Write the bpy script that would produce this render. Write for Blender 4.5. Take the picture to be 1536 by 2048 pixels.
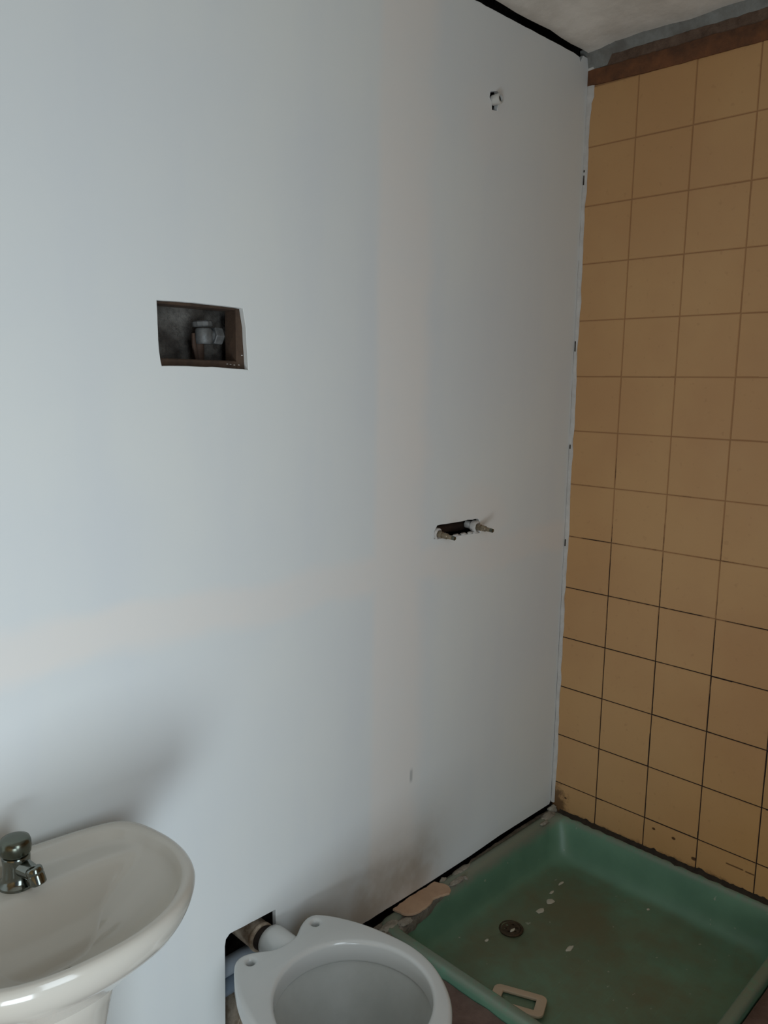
import bpy, bmesh, math, random
from mathutils import Vector, Matrix
from mathutils import noise as mnoise

for o in list(bpy.data.objects):
    bpy.data.objects.remove(o)
S = bpy.context.scene
COL = S.collection
random.seed(7)
PI = math.pi

# ------------------------------------------------------------------ camera
cam_d = bpy.data.cameras.new('camera')
cam = bpy.data.objects.new('camera', cam_d)
COL.objects.link(cam)
cam_d.sensor_fit = 'VERTICAL'
cam_d.sensor_height = 36.0
cam_d.lens = 36.0 * 1613.727 / 2048.0
cam_d.clip_start = 0.02
RIGHT = Vector((0.70402354, -0.71001527, 0.01513843))
DOWN = Vector((-0.10045928, -0.12066833, -0.98759662))
FWD = Vector((0.70303541, 0.69377048, -0.15628097))
mw = Matrix((RIGHT, -DOWN, -FWD)).transposed().to_4x4()
mw.translation = Vector((-1.98788, -1.22962, 1.50061))
cam.matrix_world = mw
S.camera = cam

# ------------------------------------------------------------------ world, lights, exposure
world = bpy.data.worlds.new('sky')
S.world = world
world.use_nodes = True
bg = world.node_tree.nodes['Background']
bg.inputs[0].default_value = (0.72, 0.84, 1.0, 1)
bg.inputs[1].default_value = 0.15
S.view_settings.view_transform = 'Standard'
S.view_settings.look = 'None'
S.view_settings.gamma = 1.0
S.view_settings.use_curve_mapping = False
S.view_settings.exposure = 0.0


def area_light(name, loc, target, sx, sy, power, color, spread=180):
    l = bpy.data.lights.new(name, 'AREA')
    l.shape = 'RECTANGLE'
    l.size, l.size_y = sx, sy
    l.energy = power
    l.color = color
    l.spread = math.radians(spread)
    o = bpy.data.objects.new(name, l)
    COL.objects.link(o)
    o.location = loc
    o.rotation_euler = (Vector(target) - Vector(loc)).to_track_quat('-Z', 'Z').to_euler()
    return o


# daylight entering by the open doorway beside and behind the camera
area_light('doorway_skylight', (-1.66, -1.50, 1.32), (-1.66, 0.0, 1.32), 0.40, 1.30, 9.0, (0.79, 0.905, 0.985))
# daylight thrown in low through the same doorway by the sunlit paving outside
area_light('doorway_ground_light', (-2.30, -1.50, 0.35), (-2.20, 0.0, 0.85), 0.60, 0.60, 15.6, (0.79, 0.905, 0.985))


# ------------------------------------------------------------------ node helpers
class NT:
    def __init__(self, name, rough=0.6, metal=0.0, spec=0.5, coat=0.0):
        self.m = bpy.data.materials.new(name)
        self.m.use_nodes = True
        self.t = self.m.node_tree
        self.b = self.t.nodes['Principled BSDF']
        self.b.inputs['Roughness'].default_value = rough
        self.b.inputs['Metallic'].default_value = metal
        self.b.inputs['Specular IOR Level'].default_value = spec
        self.b.inputs['Coat Weight'].default_value = coat
        self.b.inputs['Coat Roughness'].default_value = 0.06
        g = self.t.nodes.new('ShaderNodeNewGeometry')
        self.pos = g.outputs['Position']
        s = self.t.nodes.new('ShaderNodeSeparateXYZ')
        self.t.links.new(self.pos, s.inputs[0])
        self.x, self.y, self.z = s.outputs

    def _in(self, sock, v):
        if hasattr(v, 'is_output'):
            self.t.links.new(v, sock)
        else:
            sock.default_value = v

    def math(self, op, a, b=0.0, c=None):
        n = self.t.nodes.new('ShaderNodeMath')
        n.operation = op
        self._in(n.inputs[0], a)
        self._in(n.inputs[1], b)
        if c is not None:
            self._in(n.inputs[2], c)
        return n.outputs[0]

    def step(self, v, lo, hi, a=0.0, b=1.0):
        n = self.t.nodes.new('ShaderNodeMapRange')
        n.interpolation_type = 'SMOOTHSTEP'
        self._in(n.inputs[0], v)
        for i, q in enumerate((lo, hi, a, b)):
            n.inputs[i + 1].default_value = q
        return n.outputs[0]

    def noise(self, scale, detail=3.0, rough=0.55, scl=None, coord=None):
        n = self.t.nodes.new('ShaderNodeTexNoise')
        n.inputs['Scale'].default_value = scale
        n.inputs['Detail'].default_value = detail
        n.inputs['Roughness'].default_value = rough
        c = coord or self.pos
        if scl:
            mp = self.t.nodes.new('ShaderNodeVectorMath')
            mp.operation = 'MULTIPLY'
            self.t.links.new(c, mp.inputs[0])
            mp.inputs[1].default_value = scl
            c = mp.outputs[0]
        self.t.links.new(c, n.inputs['Vector'])
        return n.outputs[0]

    def mix(self, f, a, b):
        n = self.t.nodes.new('ShaderNodeMix')
        n.data_type = 'RGBA'
        self._in(n.inputs[0], f)
        for s, v in ((n.inputs[6], a), (n.inputs[7], b)):
            if hasattr(v, 'is_output'):
                self.t.links.new(v, s)
            else:
                s.default_value = (*v, 1.0)
        return n.outputs[2]

    def color(self, v):
        if hasattr(v, 'is_output'):
            self.t.links.new(v, self.b.inputs['Base Color'])
        else:
            self.b.inputs['Base Color'].default_value = (*v, 1.0)
        return self

    def bump(self, h, strength=0.2, dist=0.002):
        n = self.t.nodes.new('ShaderNodeBump')
        n.inputs['Strength'].default_value = strength
        n.inputs['Distance'].default_value = dist
        self.t.links.new(h, n.inputs['Height'])
        self.t.links.new(n.outputs[0], self.b.inputs['Normal'])
        return self

    def set(self, name, v):
        self._in(self.b.inputs[name], v)
        return self


def srgb(r, g, b):
    f = lambda c: (c / 255 / 12.92) if c / 255 <= 0.04045 else ((c / 255 + 0.055) / 1.055) ** 2.4
    return (f(r), f(g), f(b))


M = {}


def simple(name, col, rough=0.6, metal=0.0, spec=0.5, coat=0.0, var=0.0, vs=20.0, dark=None, bump=0.0, bs=60.0, bd=0.002):
    n = NT(name, rough, metal, spec, coat)
    if var > 0:
        d = dark or tuple(c * 0.5 for c in col)
        n.color(n.mix(n.step(n.noise(vs, 5.0, 0.65), 0.5 - 0.22, 0.5 + 0.22, 0.0, var), col, d))
    else:
        n.color(col)
    if bump > 0:
        n.bump(n.noise(bs, 5.0, 0.65), bump, bd)
    M[name] = n.m
    return n


# painted gypsum board with two filled joints showing through the thin coat
def wall_paint():
    n = NT('thin_painted_gypsum', 0.62, spec=0.3)
    blotch = n.noise(1.7, 4.0, 0.5)
    base = n.mix(n.step(blotch, 0.35, 0.65), srgb(218, 223, 224), srgb(223, 227, 225))
    streak = n.noise(3.0, 3.0, 0.5, (3.0, 1.0, 0.5))
    base = n.mix(n.step(streak, 0.42, 0.75, 0.0, 0.25), base, srgb(210, 216, 222))
    wx = n.math('MULTIPLY', n.math('SUBTRACT', n.noise(5.0, 3.0, 0.6), 0.5), 0.10)
    wz = n.math('MULTIPLY', n.math('SUBTRACT', n.noise(4.0, 3.0, 0.6), 0.5), 0.09)
    # vertical joint
    vx = n.math('ADD', n.x, wx)
    left = n.step(n.math('ADD', n.x, n.math('MULTIPLY', wx, 0.15)), -0.785, -0.755)
    right = n.step(vx, -0.645, -0.575, 1.0, 0.0)
    vert = n.math('MULTIPLY', left, right)
    # horizontal joint
    hz = n.math('ADD', n.z, wz)
    d = n.math('ABSOLUTE', n.math('SUBTRACT', hz, 1.083))
    hor = n.step(d, 0.022, 0.062, 1.0, 0.0)
    patchx = n.math('SUBTRACT', n.x, -0.40)
    patchz = n.math('SUBTRACT', n.z, 1.18)
    pr = n.math('SQRT', n.math('ADD', n.math('MULTIPLY', patchx, patchx), n.math('MULTIPLY', patchz, n.math('MULTIPLY', patchz, 2.0))))
    patch = n.step(n.math('ADD', pr, wx), 0.07, 0.15, 0.7, 0.0)
    patchx2 = n.math('SUBTRACT', n.x, -0.43)
    patchz2 = n.math('SUBTRACT', n.z, 2.10)
    pr2 = n.math('SQRT', n.math('ADD', n.math('MULTIPLY', patchx2, patchx2), n.math('MULTIPLY', patchz2, patchz2)))
    patch2 = n.step(n.math('ADD', pr2, wx), 0.04, 0.12, 0.5, 0.0)
    band = n.math('MAXIMUM', n.math('MAXIMUM', vert, hor), n.math('MAXIMUM', patch, patch2))
    fade = n.step(n.noise(2.6, 4.0, 0.6), 0.26, 0.62, 0.45, 1.0)
    c = n.mix(n.math('MULTIPLY', band, fade), base, srgb(227, 225, 221))
    # patchy browner tint low down beside the shower
    low_tint = n.math('MULTIPLY', n.step(n.z, 0.28, 0.50, 1.0, 0.0), n.math('MULTIPLY', n.step(n.x, -1.0, -0.75), n.step(n.x, -0.62, -0.45, 1.0, 0.0)))
    c = n.mix(n.math('MULTIPLY', low_tint, n.step(n.noise(9.0, 4.0), 0.35, 0.65, 0.2, 0.7)), c, srgb(176, 162, 145))
    # short grey scuff beside the joint
    sc = n.math('MULTIPLY', n.step(n.math('ABSOLUTE', n.math('ADD', n.x, n.math('ADD', 0.634, n.math('MULTIPLY', wx, 0.1)))), 0.002, 0.007, 0.6, 0.0), n.math('MULTIPLY', n.step(n.z, 0.545, 0.56), n.step(n.z, 0.575, 0.59, 1.0, 0.0)))
    c = n.mix(sc, c, srgb(150, 152, 152))
    n.color(c)
    M['wall_paint'] = n.m


wall_paint()


# glazed wall tile, with a few holes, scratches and dirt near the tray
def tile_mat():
    n = NT('tan_glazed_tile', 0.32, spec=0.4)
    c = n.mix(n.step(n.noise(2.4, 4.0, 0.55), 0.35, 0.68), srgb(190, 150, 103), srgb(182, 140, 96))
    c = n.mix(n.step(n.noise(0.9, 2.0, 0.5), 0.45, 0.7, 0.0, 0.5), c, srgb(190, 144, 82))
    c = n.mix(n.step(n.noise(60.0, 2.0, 0.5), 0.62, 0.78, 0.0, 0.25), c, srgb(150, 112, 74))
    low = n.step(n.math('ADD', n.z, n.math('MULTIPLY', n.noise(26.0, 5.0, 0.7), 0.05)), 0.262, 0.282, 0.8, 0.0)
    c = n.mix(low, c, srgb(70, 50, 34))
    # moss-brown grime spreading up in the corner
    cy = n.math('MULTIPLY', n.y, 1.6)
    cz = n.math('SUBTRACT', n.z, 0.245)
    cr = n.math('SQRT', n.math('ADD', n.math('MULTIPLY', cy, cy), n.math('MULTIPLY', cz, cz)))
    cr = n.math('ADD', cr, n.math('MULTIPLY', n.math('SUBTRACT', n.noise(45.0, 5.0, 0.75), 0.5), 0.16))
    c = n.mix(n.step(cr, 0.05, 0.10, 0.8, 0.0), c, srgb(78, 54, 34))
    for (py, pz, r) in ((-0.325, 0.309, 0.0035), (-0.382, 0.305, 0.004), (-0.047, 0.290, 0.003), (-0.440, 0.272, 0.005)):
        dy = n.math('SUBTRACT', n.y, py)
        dz = n.math('MULTIPLY', n.math('SUBTRACT', n.z, pz), 1.4)
        dd = n.math('SQRT', n.math('ADD', n.math('MULTIPLY', dy, dy), n.math('MULTIPLY', dz, dz)))
        c = n.mix(n.step(dd, r, r * 1.7, 0.9, 0.0), c, srgb(62, 36, 22))
    for (y0, y1, pz) in ((-0.565, -0.525, 0.298), (-0.592, -0.574, 0.297)):
        dz = n.math('ABSOLUTE', n.math('SUBTRACT', n.z, pz))
        m = n.math('MULTIPLY', n.step(dz, 0.001, 0.0028, 0.85, 0.0), n.math('MULTIPLY', n.step(n.y, y0 - .004, y0), n.step(n.y, y1, y1 + .004, 1.0, 0.0)))
        c = n.mix(m, c, srgb(80, 48, 30))
    n.color(c)
    n.set('Roughness', n.step(n.noise(8.0, 4.0), 0.3, 0.7, 0.30, 0.48))
    M['tile'] = n.m


tile_mat()


def grout_mat():
    n = NT('grimy_grout_void_shade', 0.9)
    h = n.step(n.z, 0.3, 1.55, 1.0, 0.0)
    k = n.math('ADD', n.math('MULTIPLY', h, 0.46), n.math('MULTIPLY', n.noise(5.0, 6.0, 0.75), 1.0))
    g = n.mix(n.step(k, 0.58, 0.78), srgb(156, 116, 78), srgb(30, 17, 10))
    n.color(n.mix(n.step(n.z, 2.355, 2.37), g, srgb(40, 36, 32)))  # shade of the void above the ceiling line, painted into the colour
    M['grout'] = n.m


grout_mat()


def tray_mat():
    n = NT('green_enamel_tray', 0.38, spec=0.45)
    g = n.mix(n.step(n.noise(5.0, 4.0), 0.35, 0.65), srgb(106, 145, 121), srgb(94, 132, 110))
    # soap and cement film settled on the bottom
    bot = n.step(n.z, 0.118, 0.150, 1.0, 0.0)
    nb = n.math('ADD', n.math('MULTIPLY', bot, 0.62), n.math('MULTIPLY', n.math('SUBTRACT', n.noise(6.0, 5.0, 0.65), 0.5), 1.0))
    g = n.mix(n.step(nb, 0.15, 0.75, 0.0, 0.92), g, srgb(108, 105, 79))
    # dirty cement smeared along the edge under the gypsum board
    e = n.math('ADD', n.y, n.math('MULTIPLY', n.noise(30.0, 5.0, 0.7), 0.03))
    e = n.math('ADD', e, n.math('MULTIPLY', n.math('SUBTRACT', n.z, 0.24), 0.55))
    g = n.mix(n.step(e, -0.050, -0.022, 0.0, 0.8), g, srgb(132, 128, 116))
    top = n.step(n.z, 0.222, 0.238, 0.0, 0.85)
    g = n.mix(n.math('MULTIPLY', top, n.step(n.noise(40.0, 4.0, 0.7), 0.28, 0.52)), g, srgb(122, 132, 116))
    # pale paint drips
    sp = n.step(n.noise(55.0, 2.0, 0.5), 0.72, 0.76, 0.0, 0.6)
    g = n.mix(sp, g, srgb(170, 172, 156))
    n.color(g)
    n.set('Roughness', n.step(n.z, 0.12, 0.16, 0.6, 0.35))
    n.bump(n.noise(60.0, 5.0, 0.6), 0.10, 0.001)
    M['tray'] = n.m


tray_mat()

simple('masonry', srgb(112, 108, 102), 0.95, var=0.9, vs=22, dark=srgb(48, 42, 38), bump=0.8, bs=40, bd=0.01)
simple('dark_board_back', srgb(60, 52, 46), 0.95)
simple('ceiling_plaster', srgb(232, 228, 220), 0.9, var=0.7, vs=6, dark=srgb(184, 178, 168), bump=0.35, bs=18, bd=0.006)
simple('plaster', srgb(200, 198, 194), 0.85, var=0.35, vs=30, dark=srgb(150, 145, 140), bump=0.4, bs=60, bd=0.003)
simple('coving_plaster', srgb(136, 139, 136), 0.9, var=0.8, vs=16, dark=srgb(96, 92, 86), bump=0.5, bs=30, bd=0.006)
simple('old_mortar', srgb(112, 92, 78), 0.95, var=0.9, vs=20, dark=srgb(70, 52, 40), bump=0.7, bs=50, bd=0.006)
simple('rust_board', srgb(122, 76, 44), 0.8, var=0.95, vs=11, dark=srgb(66, 44, 28), bump=0.5, bs=40, bd=0.004)
simple('mortar', srgb(136, 130, 118), 0.95, var=0.75, vs=35, dark=srgb(90, 82, 70), bump=0.9, bs=80, bd=0.006)
simple('pale_mortar', srgb(170, 165, 152), 0.95, var=0.6, vs=40, dark=srgb(110, 100, 88), bump=0.9, bs=80, bd=0.006)
simple('mould', srgb(52, 42, 30), 0.9, var=0.7, vs=50, dark=srgb(26, 20, 14), bump=0.6, bs=90, bd=0.003)
simple('red_cement', srgb(116, 94, 84), 0.85, var=0.8, vs=25, dark=srgb(92, 70, 62), bump=0.4, bs=60, bd=0.003)
simple('floor_cement', srgb(120, 100, 92), 0.85, var=0.7, vs=12, dark=srgb(88, 74, 66), bump=0.4, bs=40, bd=0.003)
simple('room_plaster', srgb(196, 158, 116), 0.9, var=0.3, vs=4)
simple('ceramic_cream', srgb(196, 192, 182), 0.16, spec=0.5, coat=0.5)
simple('ceramic_white', srgb(204, 206, 204), 0.18, spec=0.5, coat=0.4, var=0.25, vs=6, dark=srgb(196, 199, 194))
simple('ceramic_inside', srgb(188, 190, 186), 0.3, spec=0.5, coat=0.2, var=0.4, vs=10, dark=srgb(158, 162, 156))
simple('water', srgb(120, 126, 122), 0.05, spec=0.5, coat=0.4)
simple('chrome', srgb(128, 132, 126), 0.16, metal=1.0)
simple('chrome_dull', srgb(104, 108, 98), 0.24, metal=1.0)
simple('pvc_white', srgb(205, 205, 200), 0.45, var=0.3, vs=40)
simple('pvc_grey', srgb(150, 160, 170), 0.25, coat=0.3)
simple('pvc_blue_grey', srgb(110, 124, 138), 0.25, coat=0.3)
simple('stained_pipe', srgb(190, 178, 160), 0.6, var=0.95, vs=28, dark=srgb(104, 84, 62))
simple('dark_rubber', srgb(34, 24, 18), 0.8)
simple('wood_batten', srgb(78, 60, 46), 0.85, var=0.8, vs=30, dark=srgb(44, 32, 24), bump=0.5, bs=60, bd=0.003)
simple('rust_pipe', srgb(66, 48, 36), 0.8, var=0.7, vs=40, dark=srgb(36, 24, 18))
simple('galvanised', srgb(112, 114, 114), 0.55, metal=0.3, var=0.8, vs=70, dark=srgb(70, 72, 72))
simple('brass', srgb(150, 138, 118), 0.4, metal=0.6, var=0.5, vs=80, dark=srgb(80, 70, 58))
simple('bore_shade', srgb(14, 12, 10), 0.9)  # near-black plugs that paint the shade inside the outlet pipe and drain
simple('beige_shard', srgb(196, 164, 136), 0.75, var=0.5, vs=18, dark=srgb(164, 134, 110), bump=0.3, bs=50, bd=0.002)
simple('cream_plastic', srgb(200, 178, 152), 0.42, var=0.25, vs=14, dark=srgb(165, 148, 126))
simple('drain_metal', srgb(92, 78, 60), 0.55, metal=0.5, var=0.8, vs=60, dark=srgb(52, 40, 30))
simple('flake', srgb(196, 192, 176), 0.9)


# ------------------------------------------------------------------ mesh helpers
def link(name, me, mat, parent=None, smooth=None):
    if mat is not None:
        me.materials.clear()
        me.materials.append(M[mat])
    if smooth is not None:
        me.polygons.foreach_set('use_smooth', [True] * len(me.polygons))
        if smooth < 179:
            me.set_sharp_from_angle(angle=math.radians(smooth))
    o = bpy.data.objects.new(name, me)
    COL.objects.link(o)
    if parent is not None:
        o.parent = parent
        o.matrix_parent_inverse = parent.matrix_world.inverted()
    return o


def bm_obj(name, bm, mat, parent=None, smooth=None):
    bmesh.ops.recalc_face_normals(bm, faces=bm.faces)
    me = bpy.data.meshes.new(name)
    bm.to_mesh(me)
    bm.free()
    return link(name, me, mat, parent, smooth)


def box(bm, x0, x1, y0, y1, z0, z1, bevel=0.0):
    r = bmesh.ops.create_cube(bm, size=1.0)
    vs = r['verts']
    bmesh.ops.scale(bm, vec=(x1 - x0, y1 - y0, z1 - z0), verts=vs)
    bmesh.ops.translate(bm, vec=((x0 + x1) / 2, (y0 + y1) / 2, (z0 + z1) / 2), verts=vs)
    if bevel > 0:
        es = list({e for v in vs for e in v.link_edges})
        bmesh.ops.bevel(bm, geom=es, offset=bevel, segments=1, affect='EDGES')


def rings(bm, loops, close_first=False, close_last=False, cyclic=True):
    vr = [[bm.verts.new(p) for p in lp] for lp in loops]
    n = len(vr[0])
    for a, b in zip(vr[:-1], vr[1:]):
        for i in range(n if cyclic else n - 1):
            j = (i + 1) % n
            bm.faces.new((a[i], a[j], b[j], b[i]))
    if close_first:
        bm.faces.new(vr[0])
    if close_last:
        bm.faces.new(vr[-1])
    return vr


def tube(bm, path, radii, n=20, caps=True):
    path = [Vector(p) for p in path]
    loops = []
    up = Vector((0, 0, 1))
    for i, p in enumerate(path):
        if i == 0:
            d = path[1] - path[0]
        elif i == len(path) - 1:
            d = path[-1] - path[-2]
        else:
            d = path[i + 1] - path[i - 1]
        if d.length < 1e-9:
            d = path[-1] - path[0]
        d.normalize()
        a = up.cross(d)
        if a.length < 1e-4:
            a = Vector((1, 0, 0)).cross(d)
        a.normalize()
        b = d.cross(a)
        r = radii[i] if isinstance(radii, (list, tuple)) else radii
        loops.append([p + a * (r * math.cos(2 * PI * k / n)) + b * (r * math.sin(2 * PI * k / n)) for k in range(n)])
    rings(bm, loops, caps, caps)


def tube_dir(bm, base, d, stations, n=20, caps=True):
    """cylinder-like turned shape: stations = (distance along d, radius)"""
    base, d = Vector(base), Vector(d).normalized()
    a = Vector((0, 0, 1)).cross(d)
    if a.length < 1e-3:
        a = Vector((1, 0, 0))
    a.normalize()
    b = d.cross(a)
    loops = [[base + d * s + a * (r * math.cos(2 * PI * k / n)) + b * (r * math.sin(2 * PI * k / n)) for k in range(n)] for s, r in stations]
    rings(bm, loops, caps, caps)


def curve_plate(name, loops, thick, bevel, mat, matrix, parent=None, smooth=40, res=2):
    """a flat plate with holes: loops[0] outer outline and hole outlines; local z from -thick/2 to thick/2"""
    cu = bpy.data.curves.new(name, 'CURVE')
    cu.dimensions = '2D'
    cu.fill_mode = 'BOTH'
    cu.extrude = max(thick / 2 - bevel, 0)
    cu.bevel_depth = bevel
    cu.bevel_resolution = res
    cu.offset = -bevel
    for lp in loops:
        s = cu.splines.new('POLY')
        s.points.add(len(lp) - 1)
        for p, q in zip(s.points, lp):
            p.co = (q[0], q[1], 0, 1)
        s.use_cyclic_u = True
    tmp = bpy.data.objects.new('tmp', cu)
    COL.objects.link(tmp)
    bpy.context.view_layer.update()
    dg = bpy.context.evaluated_depsgraph_get()
    me = bpy.data.meshes.new_from_object(tmp.evaluated_get(dg))
    bpy.data.objects.remove(tmp)
    bpy.data.curves.remove(cu)
    me.name = name
    me.transform(matrix)
    bm = bmesh.new()
    bm.from_mesh(me)
    bmesh.ops.remove_doubles(bm, verts=bm.verts, dist=1e-5)
    bmesh.ops.recalc_face_normals(bm, faces=bm.faces)
    bm.to_mesh(me)
    bm.free()
    return link(name, me, mat, parent, smooth)


def empty(name, loc, label=None, cat=None, group=None):
    o = bpy.data.objects.new(name, None)
    o.empty_display_size = 0.05
    o.location = loc
    COL.objects.link(o)
    bpy.context.view_layer.update()
    tag(o, label, cat, group)
    return o


def tag(o, label=None, cat=None, group=None, kind=None):
    if label:
        o['label'] = label
    if cat:
        o['category'] = cat
    if group:
        o['group'] = group
    if kind:
        o['kind'] = kind
    return o


def struct(o, label=None):
    return tag(o, label, None, None, 'structure')


def jag(p0, p1, n, amp, seed, dims=(0, 1)):
    """points from p0 to p1 (2-d) with ragged sideways offsets"""
    out = []
    dx, dy = p1[0] - p0[0], p1[1] - p0[1]
    L = math.hypot(dx, dy)
    for i in range(n):
        t = i / n
        s = mnoise.noise(Vector((t * L * 40, seed, 0))) * amp + mnoise.noise(Vector((t * L * 140, seed, 3))) * amp * 0.5
        if i == 0:
            s = 0
        out.append((p0[0] + dx * t - dy / L * s, p0[1] + dy * t + dx / L * s))
    return out


def ragged(poly, step, amp, seed):
    out = []
    for i, p in enumerate(poly):
        q = poly[(i + 1) % len(poly)]
        L = math.hypot(q[0] - p[0], q[1] - p[1])
        out += jag(p, q, max(1, int(L / step)), amp, seed + i * 7.3)
    return out


# matrix that puts plate (u, v, w) onto the back wall: u -> x, v -> z, w -> -y
def on_back(y):
    return Matrix(((1, 0, 0, 0), (0, 0, -1, y), (0, 1, 0, 0), (0, 0, 0, 1)))


# ------------------------------------------------------------------ room shell
XL, YF, ZC = -2.75, -1.45, 2.37
bm = bmesh.new(); box(bm, XL - .1, 0.25, YF - .1, 0.45, -0.1, 0.0)
struct(bm_obj('floor', bm, 'floor_cement'), 'bare reddish cement floor of the bathroom')
# ceiling: slightly uneven plaster sheet with thickness
bm = bmesh.new()
nx, ny = 60, 40
grid = [[bm.verts.new((XL - .1 + (0.1 - XL) * i / nx, YF - .1 + (0.097 - YF + 0.004 * mnoise.noise(Vector((i * 1.3, 0, 3))) * (j == ny)) * j / ny,
                       ZC - 0.008 * (j >= ny - 1) + 0.005 * mnoise.noise(Vector((i * .35, j * .35, 1))) + 0.002 * mnoise.noise(Vector((i * 1.1, j * 1.1, 5)))))
         for j in range(ny + 1)] for i in range(nx + 1)]
for i in range(nx):
    for j in range(ny):
        bm.faces.new((grid[i][j], grid[i][j + 1], grid[i + 1][j + 1], grid[i + 1][j]))
box(bm, XL - .1, 0.0, YF - .1, -0.006, ZC + 0.010, ZC + 0.12)
box(bm, XL - .1, 0.25, YF - .1, 0.40, 2.62, 2.72)  # unseen cover slab, added over the wall cavity to block the sky
struct(bm_obj('ceiling', bm, 'ceiling_plaster', smooth=50), 'grey stained plaster ceiling')
bm = bmesh.new(); box(bm, XL - .1, XL, YF - .1, 0.24, 0, 2.62)
struct(bm_obj('wall_left', bm, 'room_plaster'), 'plain plastered side wall beyond the sink')
# front wall with the open doorway the daylight comes through
bm = bmesh.new()
box(bm, XL, -2.65, YF - .1, YF, 0, ZC + .05)
box(bm, -1.45, 0.0, YF - .1, YF, 0, ZC + .05)
box(bm, -2.65, -1.45, YF - .1, YF, 2.03, ZC + .05)
struct(bm_obj('wall_front', bm, 'room_plaster'), 'plastered wall with the open doorway')

# ------------------------------------------------------------------ back wall: masonry with a gypsum board skin
bm = bmesh.new(); box(bm, XL - .1, 0.25, 0.24, 0.40, 0, 2.62)
wall_back = struct(bm_obj('wall_back', bm, 'masonry'), 'pale painted gypsum board wall with holes cut for pipes')

arc = []
outer = []
outer += [(XL, 0.004), (-1.182, 0.004)]
outer += [(-1.1765, 0.15), (-1.1735, 0.223), (-1.1720, 0.33), (-1.1715, 0.395), (-1.169, 0.409), (-1.160, 0.4165)]
outer += jag((-1.160, 0.4165), (-1.0455, 0.4135), 9, 0.0012, 3)
outer += [(-1.0455, 0.4135), (-1.0430, 0.25), (-1.042, 0.004), (-0.925, 0.004), (-0.925, 0.252)]
outer += jag((-0.925, 0.252), (-0.700, 0.2505), 16, 0.0025, 9)
outer += [(-0.700, 0.2505), (-0.54, 0.2490), (-0.39, 0.2505), (-0.26, 0.2560), (-0.05, 0.2560), (-0.012, 0.2560), (-0.004, 0.268), (-0.003, 2.352)]
outer += [(-0.030, 2.352), (-0.043, 2.333), (-0.047, 2.344), (-0.075, 2.347)]
outer += jag((-0.075, 2.347), (-0.50, 2.342), 22, 0.0015, 21)
outer += [(-0.50, 2.342), (-0.55, 2.352), (-0.9, 2.349), (-1.5, 2.352), (XL, 2.352)]
h1 = [(-1.282, 1.632), (-1.21, 1.6335), (-1.124, 1.632), (-1.1105, 1.631), (-1.107, 1.612), (-1.1045, 1.598), (-1.102, 1.554), (-1.100, 1.523),
      (-1.165, 1.526), (-1.237, 1.5265), (-1.276, 1.5255), (-1.278, 1.535), (-1.280, 1.55), (-1.281, 1.568)]
h1 = ragged(h1, 0.012, 0.0006, 2)
h2 = [(-0.561, 1.173), (-0.408, 1.173), (-0.400, 1.168), (-0.396, 1.136), (-0.449, 1.138), (-0.486, 1.139), (-0.512, 1.139), (-0.543, 1.140), (-0.572, 1.142), (-0.572, 1.160)]
h2 = ragged(h2, 0.010, 0.0016, 5)
h3 = [(-0.413, 2.170), (-0.387, 2.177), (-0.380, 2.166), (-0.383, 2.150), (-0.387, 2.134), (-0.405, 2.132), (-0.408, 2.148), (-0.416, 2.156)]
h3 = ragged(h3, 0.006, 0.0018, 8)
gyp = curve_plate('gypsum_board', [outer, h1, h2, h3], 0.0125, 0.0008, 'wall_paint', on_back(0.00625), wall_back, smooth=30, res=0)

# joint compound bands lying a hair proud of the board would be too thin to see: they stay in the paint

# recess behind the square hole: battens and rough back
bm = bmesh.new(); box(bm, -1.1165, -1.080, 0.0128, 0.050, 1.48, 1.68, 0.002)
bm_obj('batten', bm, 'wood_batten', wall_back)
bm = bmesh.new(); box(bm, -1.32, -1.1165, 0.0128, 0.042, 1.48, 1.5385, 0.002)
bm_obj('batten', bm, 'wood_batten', wall_back)
bm = bmesh.new(); box(bm, -1.34, -1.1165, 0.0128, 0.060, 1.6285, 1.68, 0.002)
bm_obj('batten', bm, 'wood_batten', wall_back)
# lumps of cement left in the recess
bm = bmesh.new()
n = 26
gv = [[bm.verts.new((-1.33 + 0.235 * i / n, 0.079 - 0.016 * max(0, mnoise.noise(Vector((i * .33, j * .33, 2)))) - 0.006 * mnoise.noise(Vector((i * .9, j * .9, 7))),
                     1.50 + 0.16 * j / n)) for j in range(n + 1)] for i in range(n + 1)]
for i in range(n):
    for j in range(n):
        bm.faces.new((gv[i][j], gv[i + 1][j], gv[i + 1][j + 1], gv[i][j + 1]))
bm_obj('rough_cement', bm, 'masonry', wall_back, smooth=60)

# plaster run down the corner
bm = bmesh.new()
la, lb, lc, ld = [], [], [], []
for i in range(140):
    z = 0.262 + (2.345 - 0.262) * i / 139
    w = 0.011 + 0.004 * mnoise.noise(Vector((0, z * 6, 1))) + 0.003 * mnoise.noise(Vector((0, z * 24, 4)))
    if z > 2.25:
        w += 0.008
    d = 0.0035 + 0.0012 * mnoise.noise(Vector((3, z * 18, 1)))
    la.append((-d, 0.0, z)); lb.append((-d, -w * 0.75, z)); lc.append((-0.0004, -w, z)); ld.append((0.004, -w * 0.8, z))
rings(bm, [la, lb, lc, ld], cyclic=False)
bm_obj('corner_plaster', bm, 'plaster', wall_back, smooth=60)

for (zc, hh) in ((2.048, 0.012), (2.071, 0.003), (1.612, 0.014), (1.335, 0.006), (1.06, 0.010)):
    bm = bmesh.new(); box(bm, -0.0052, 0.001, -0.0052, -0.0022, zc - hh, zc + hh, 0.0006)
    bm_obj('plaster_chip', bm, 'mould', wall_back)

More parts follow.
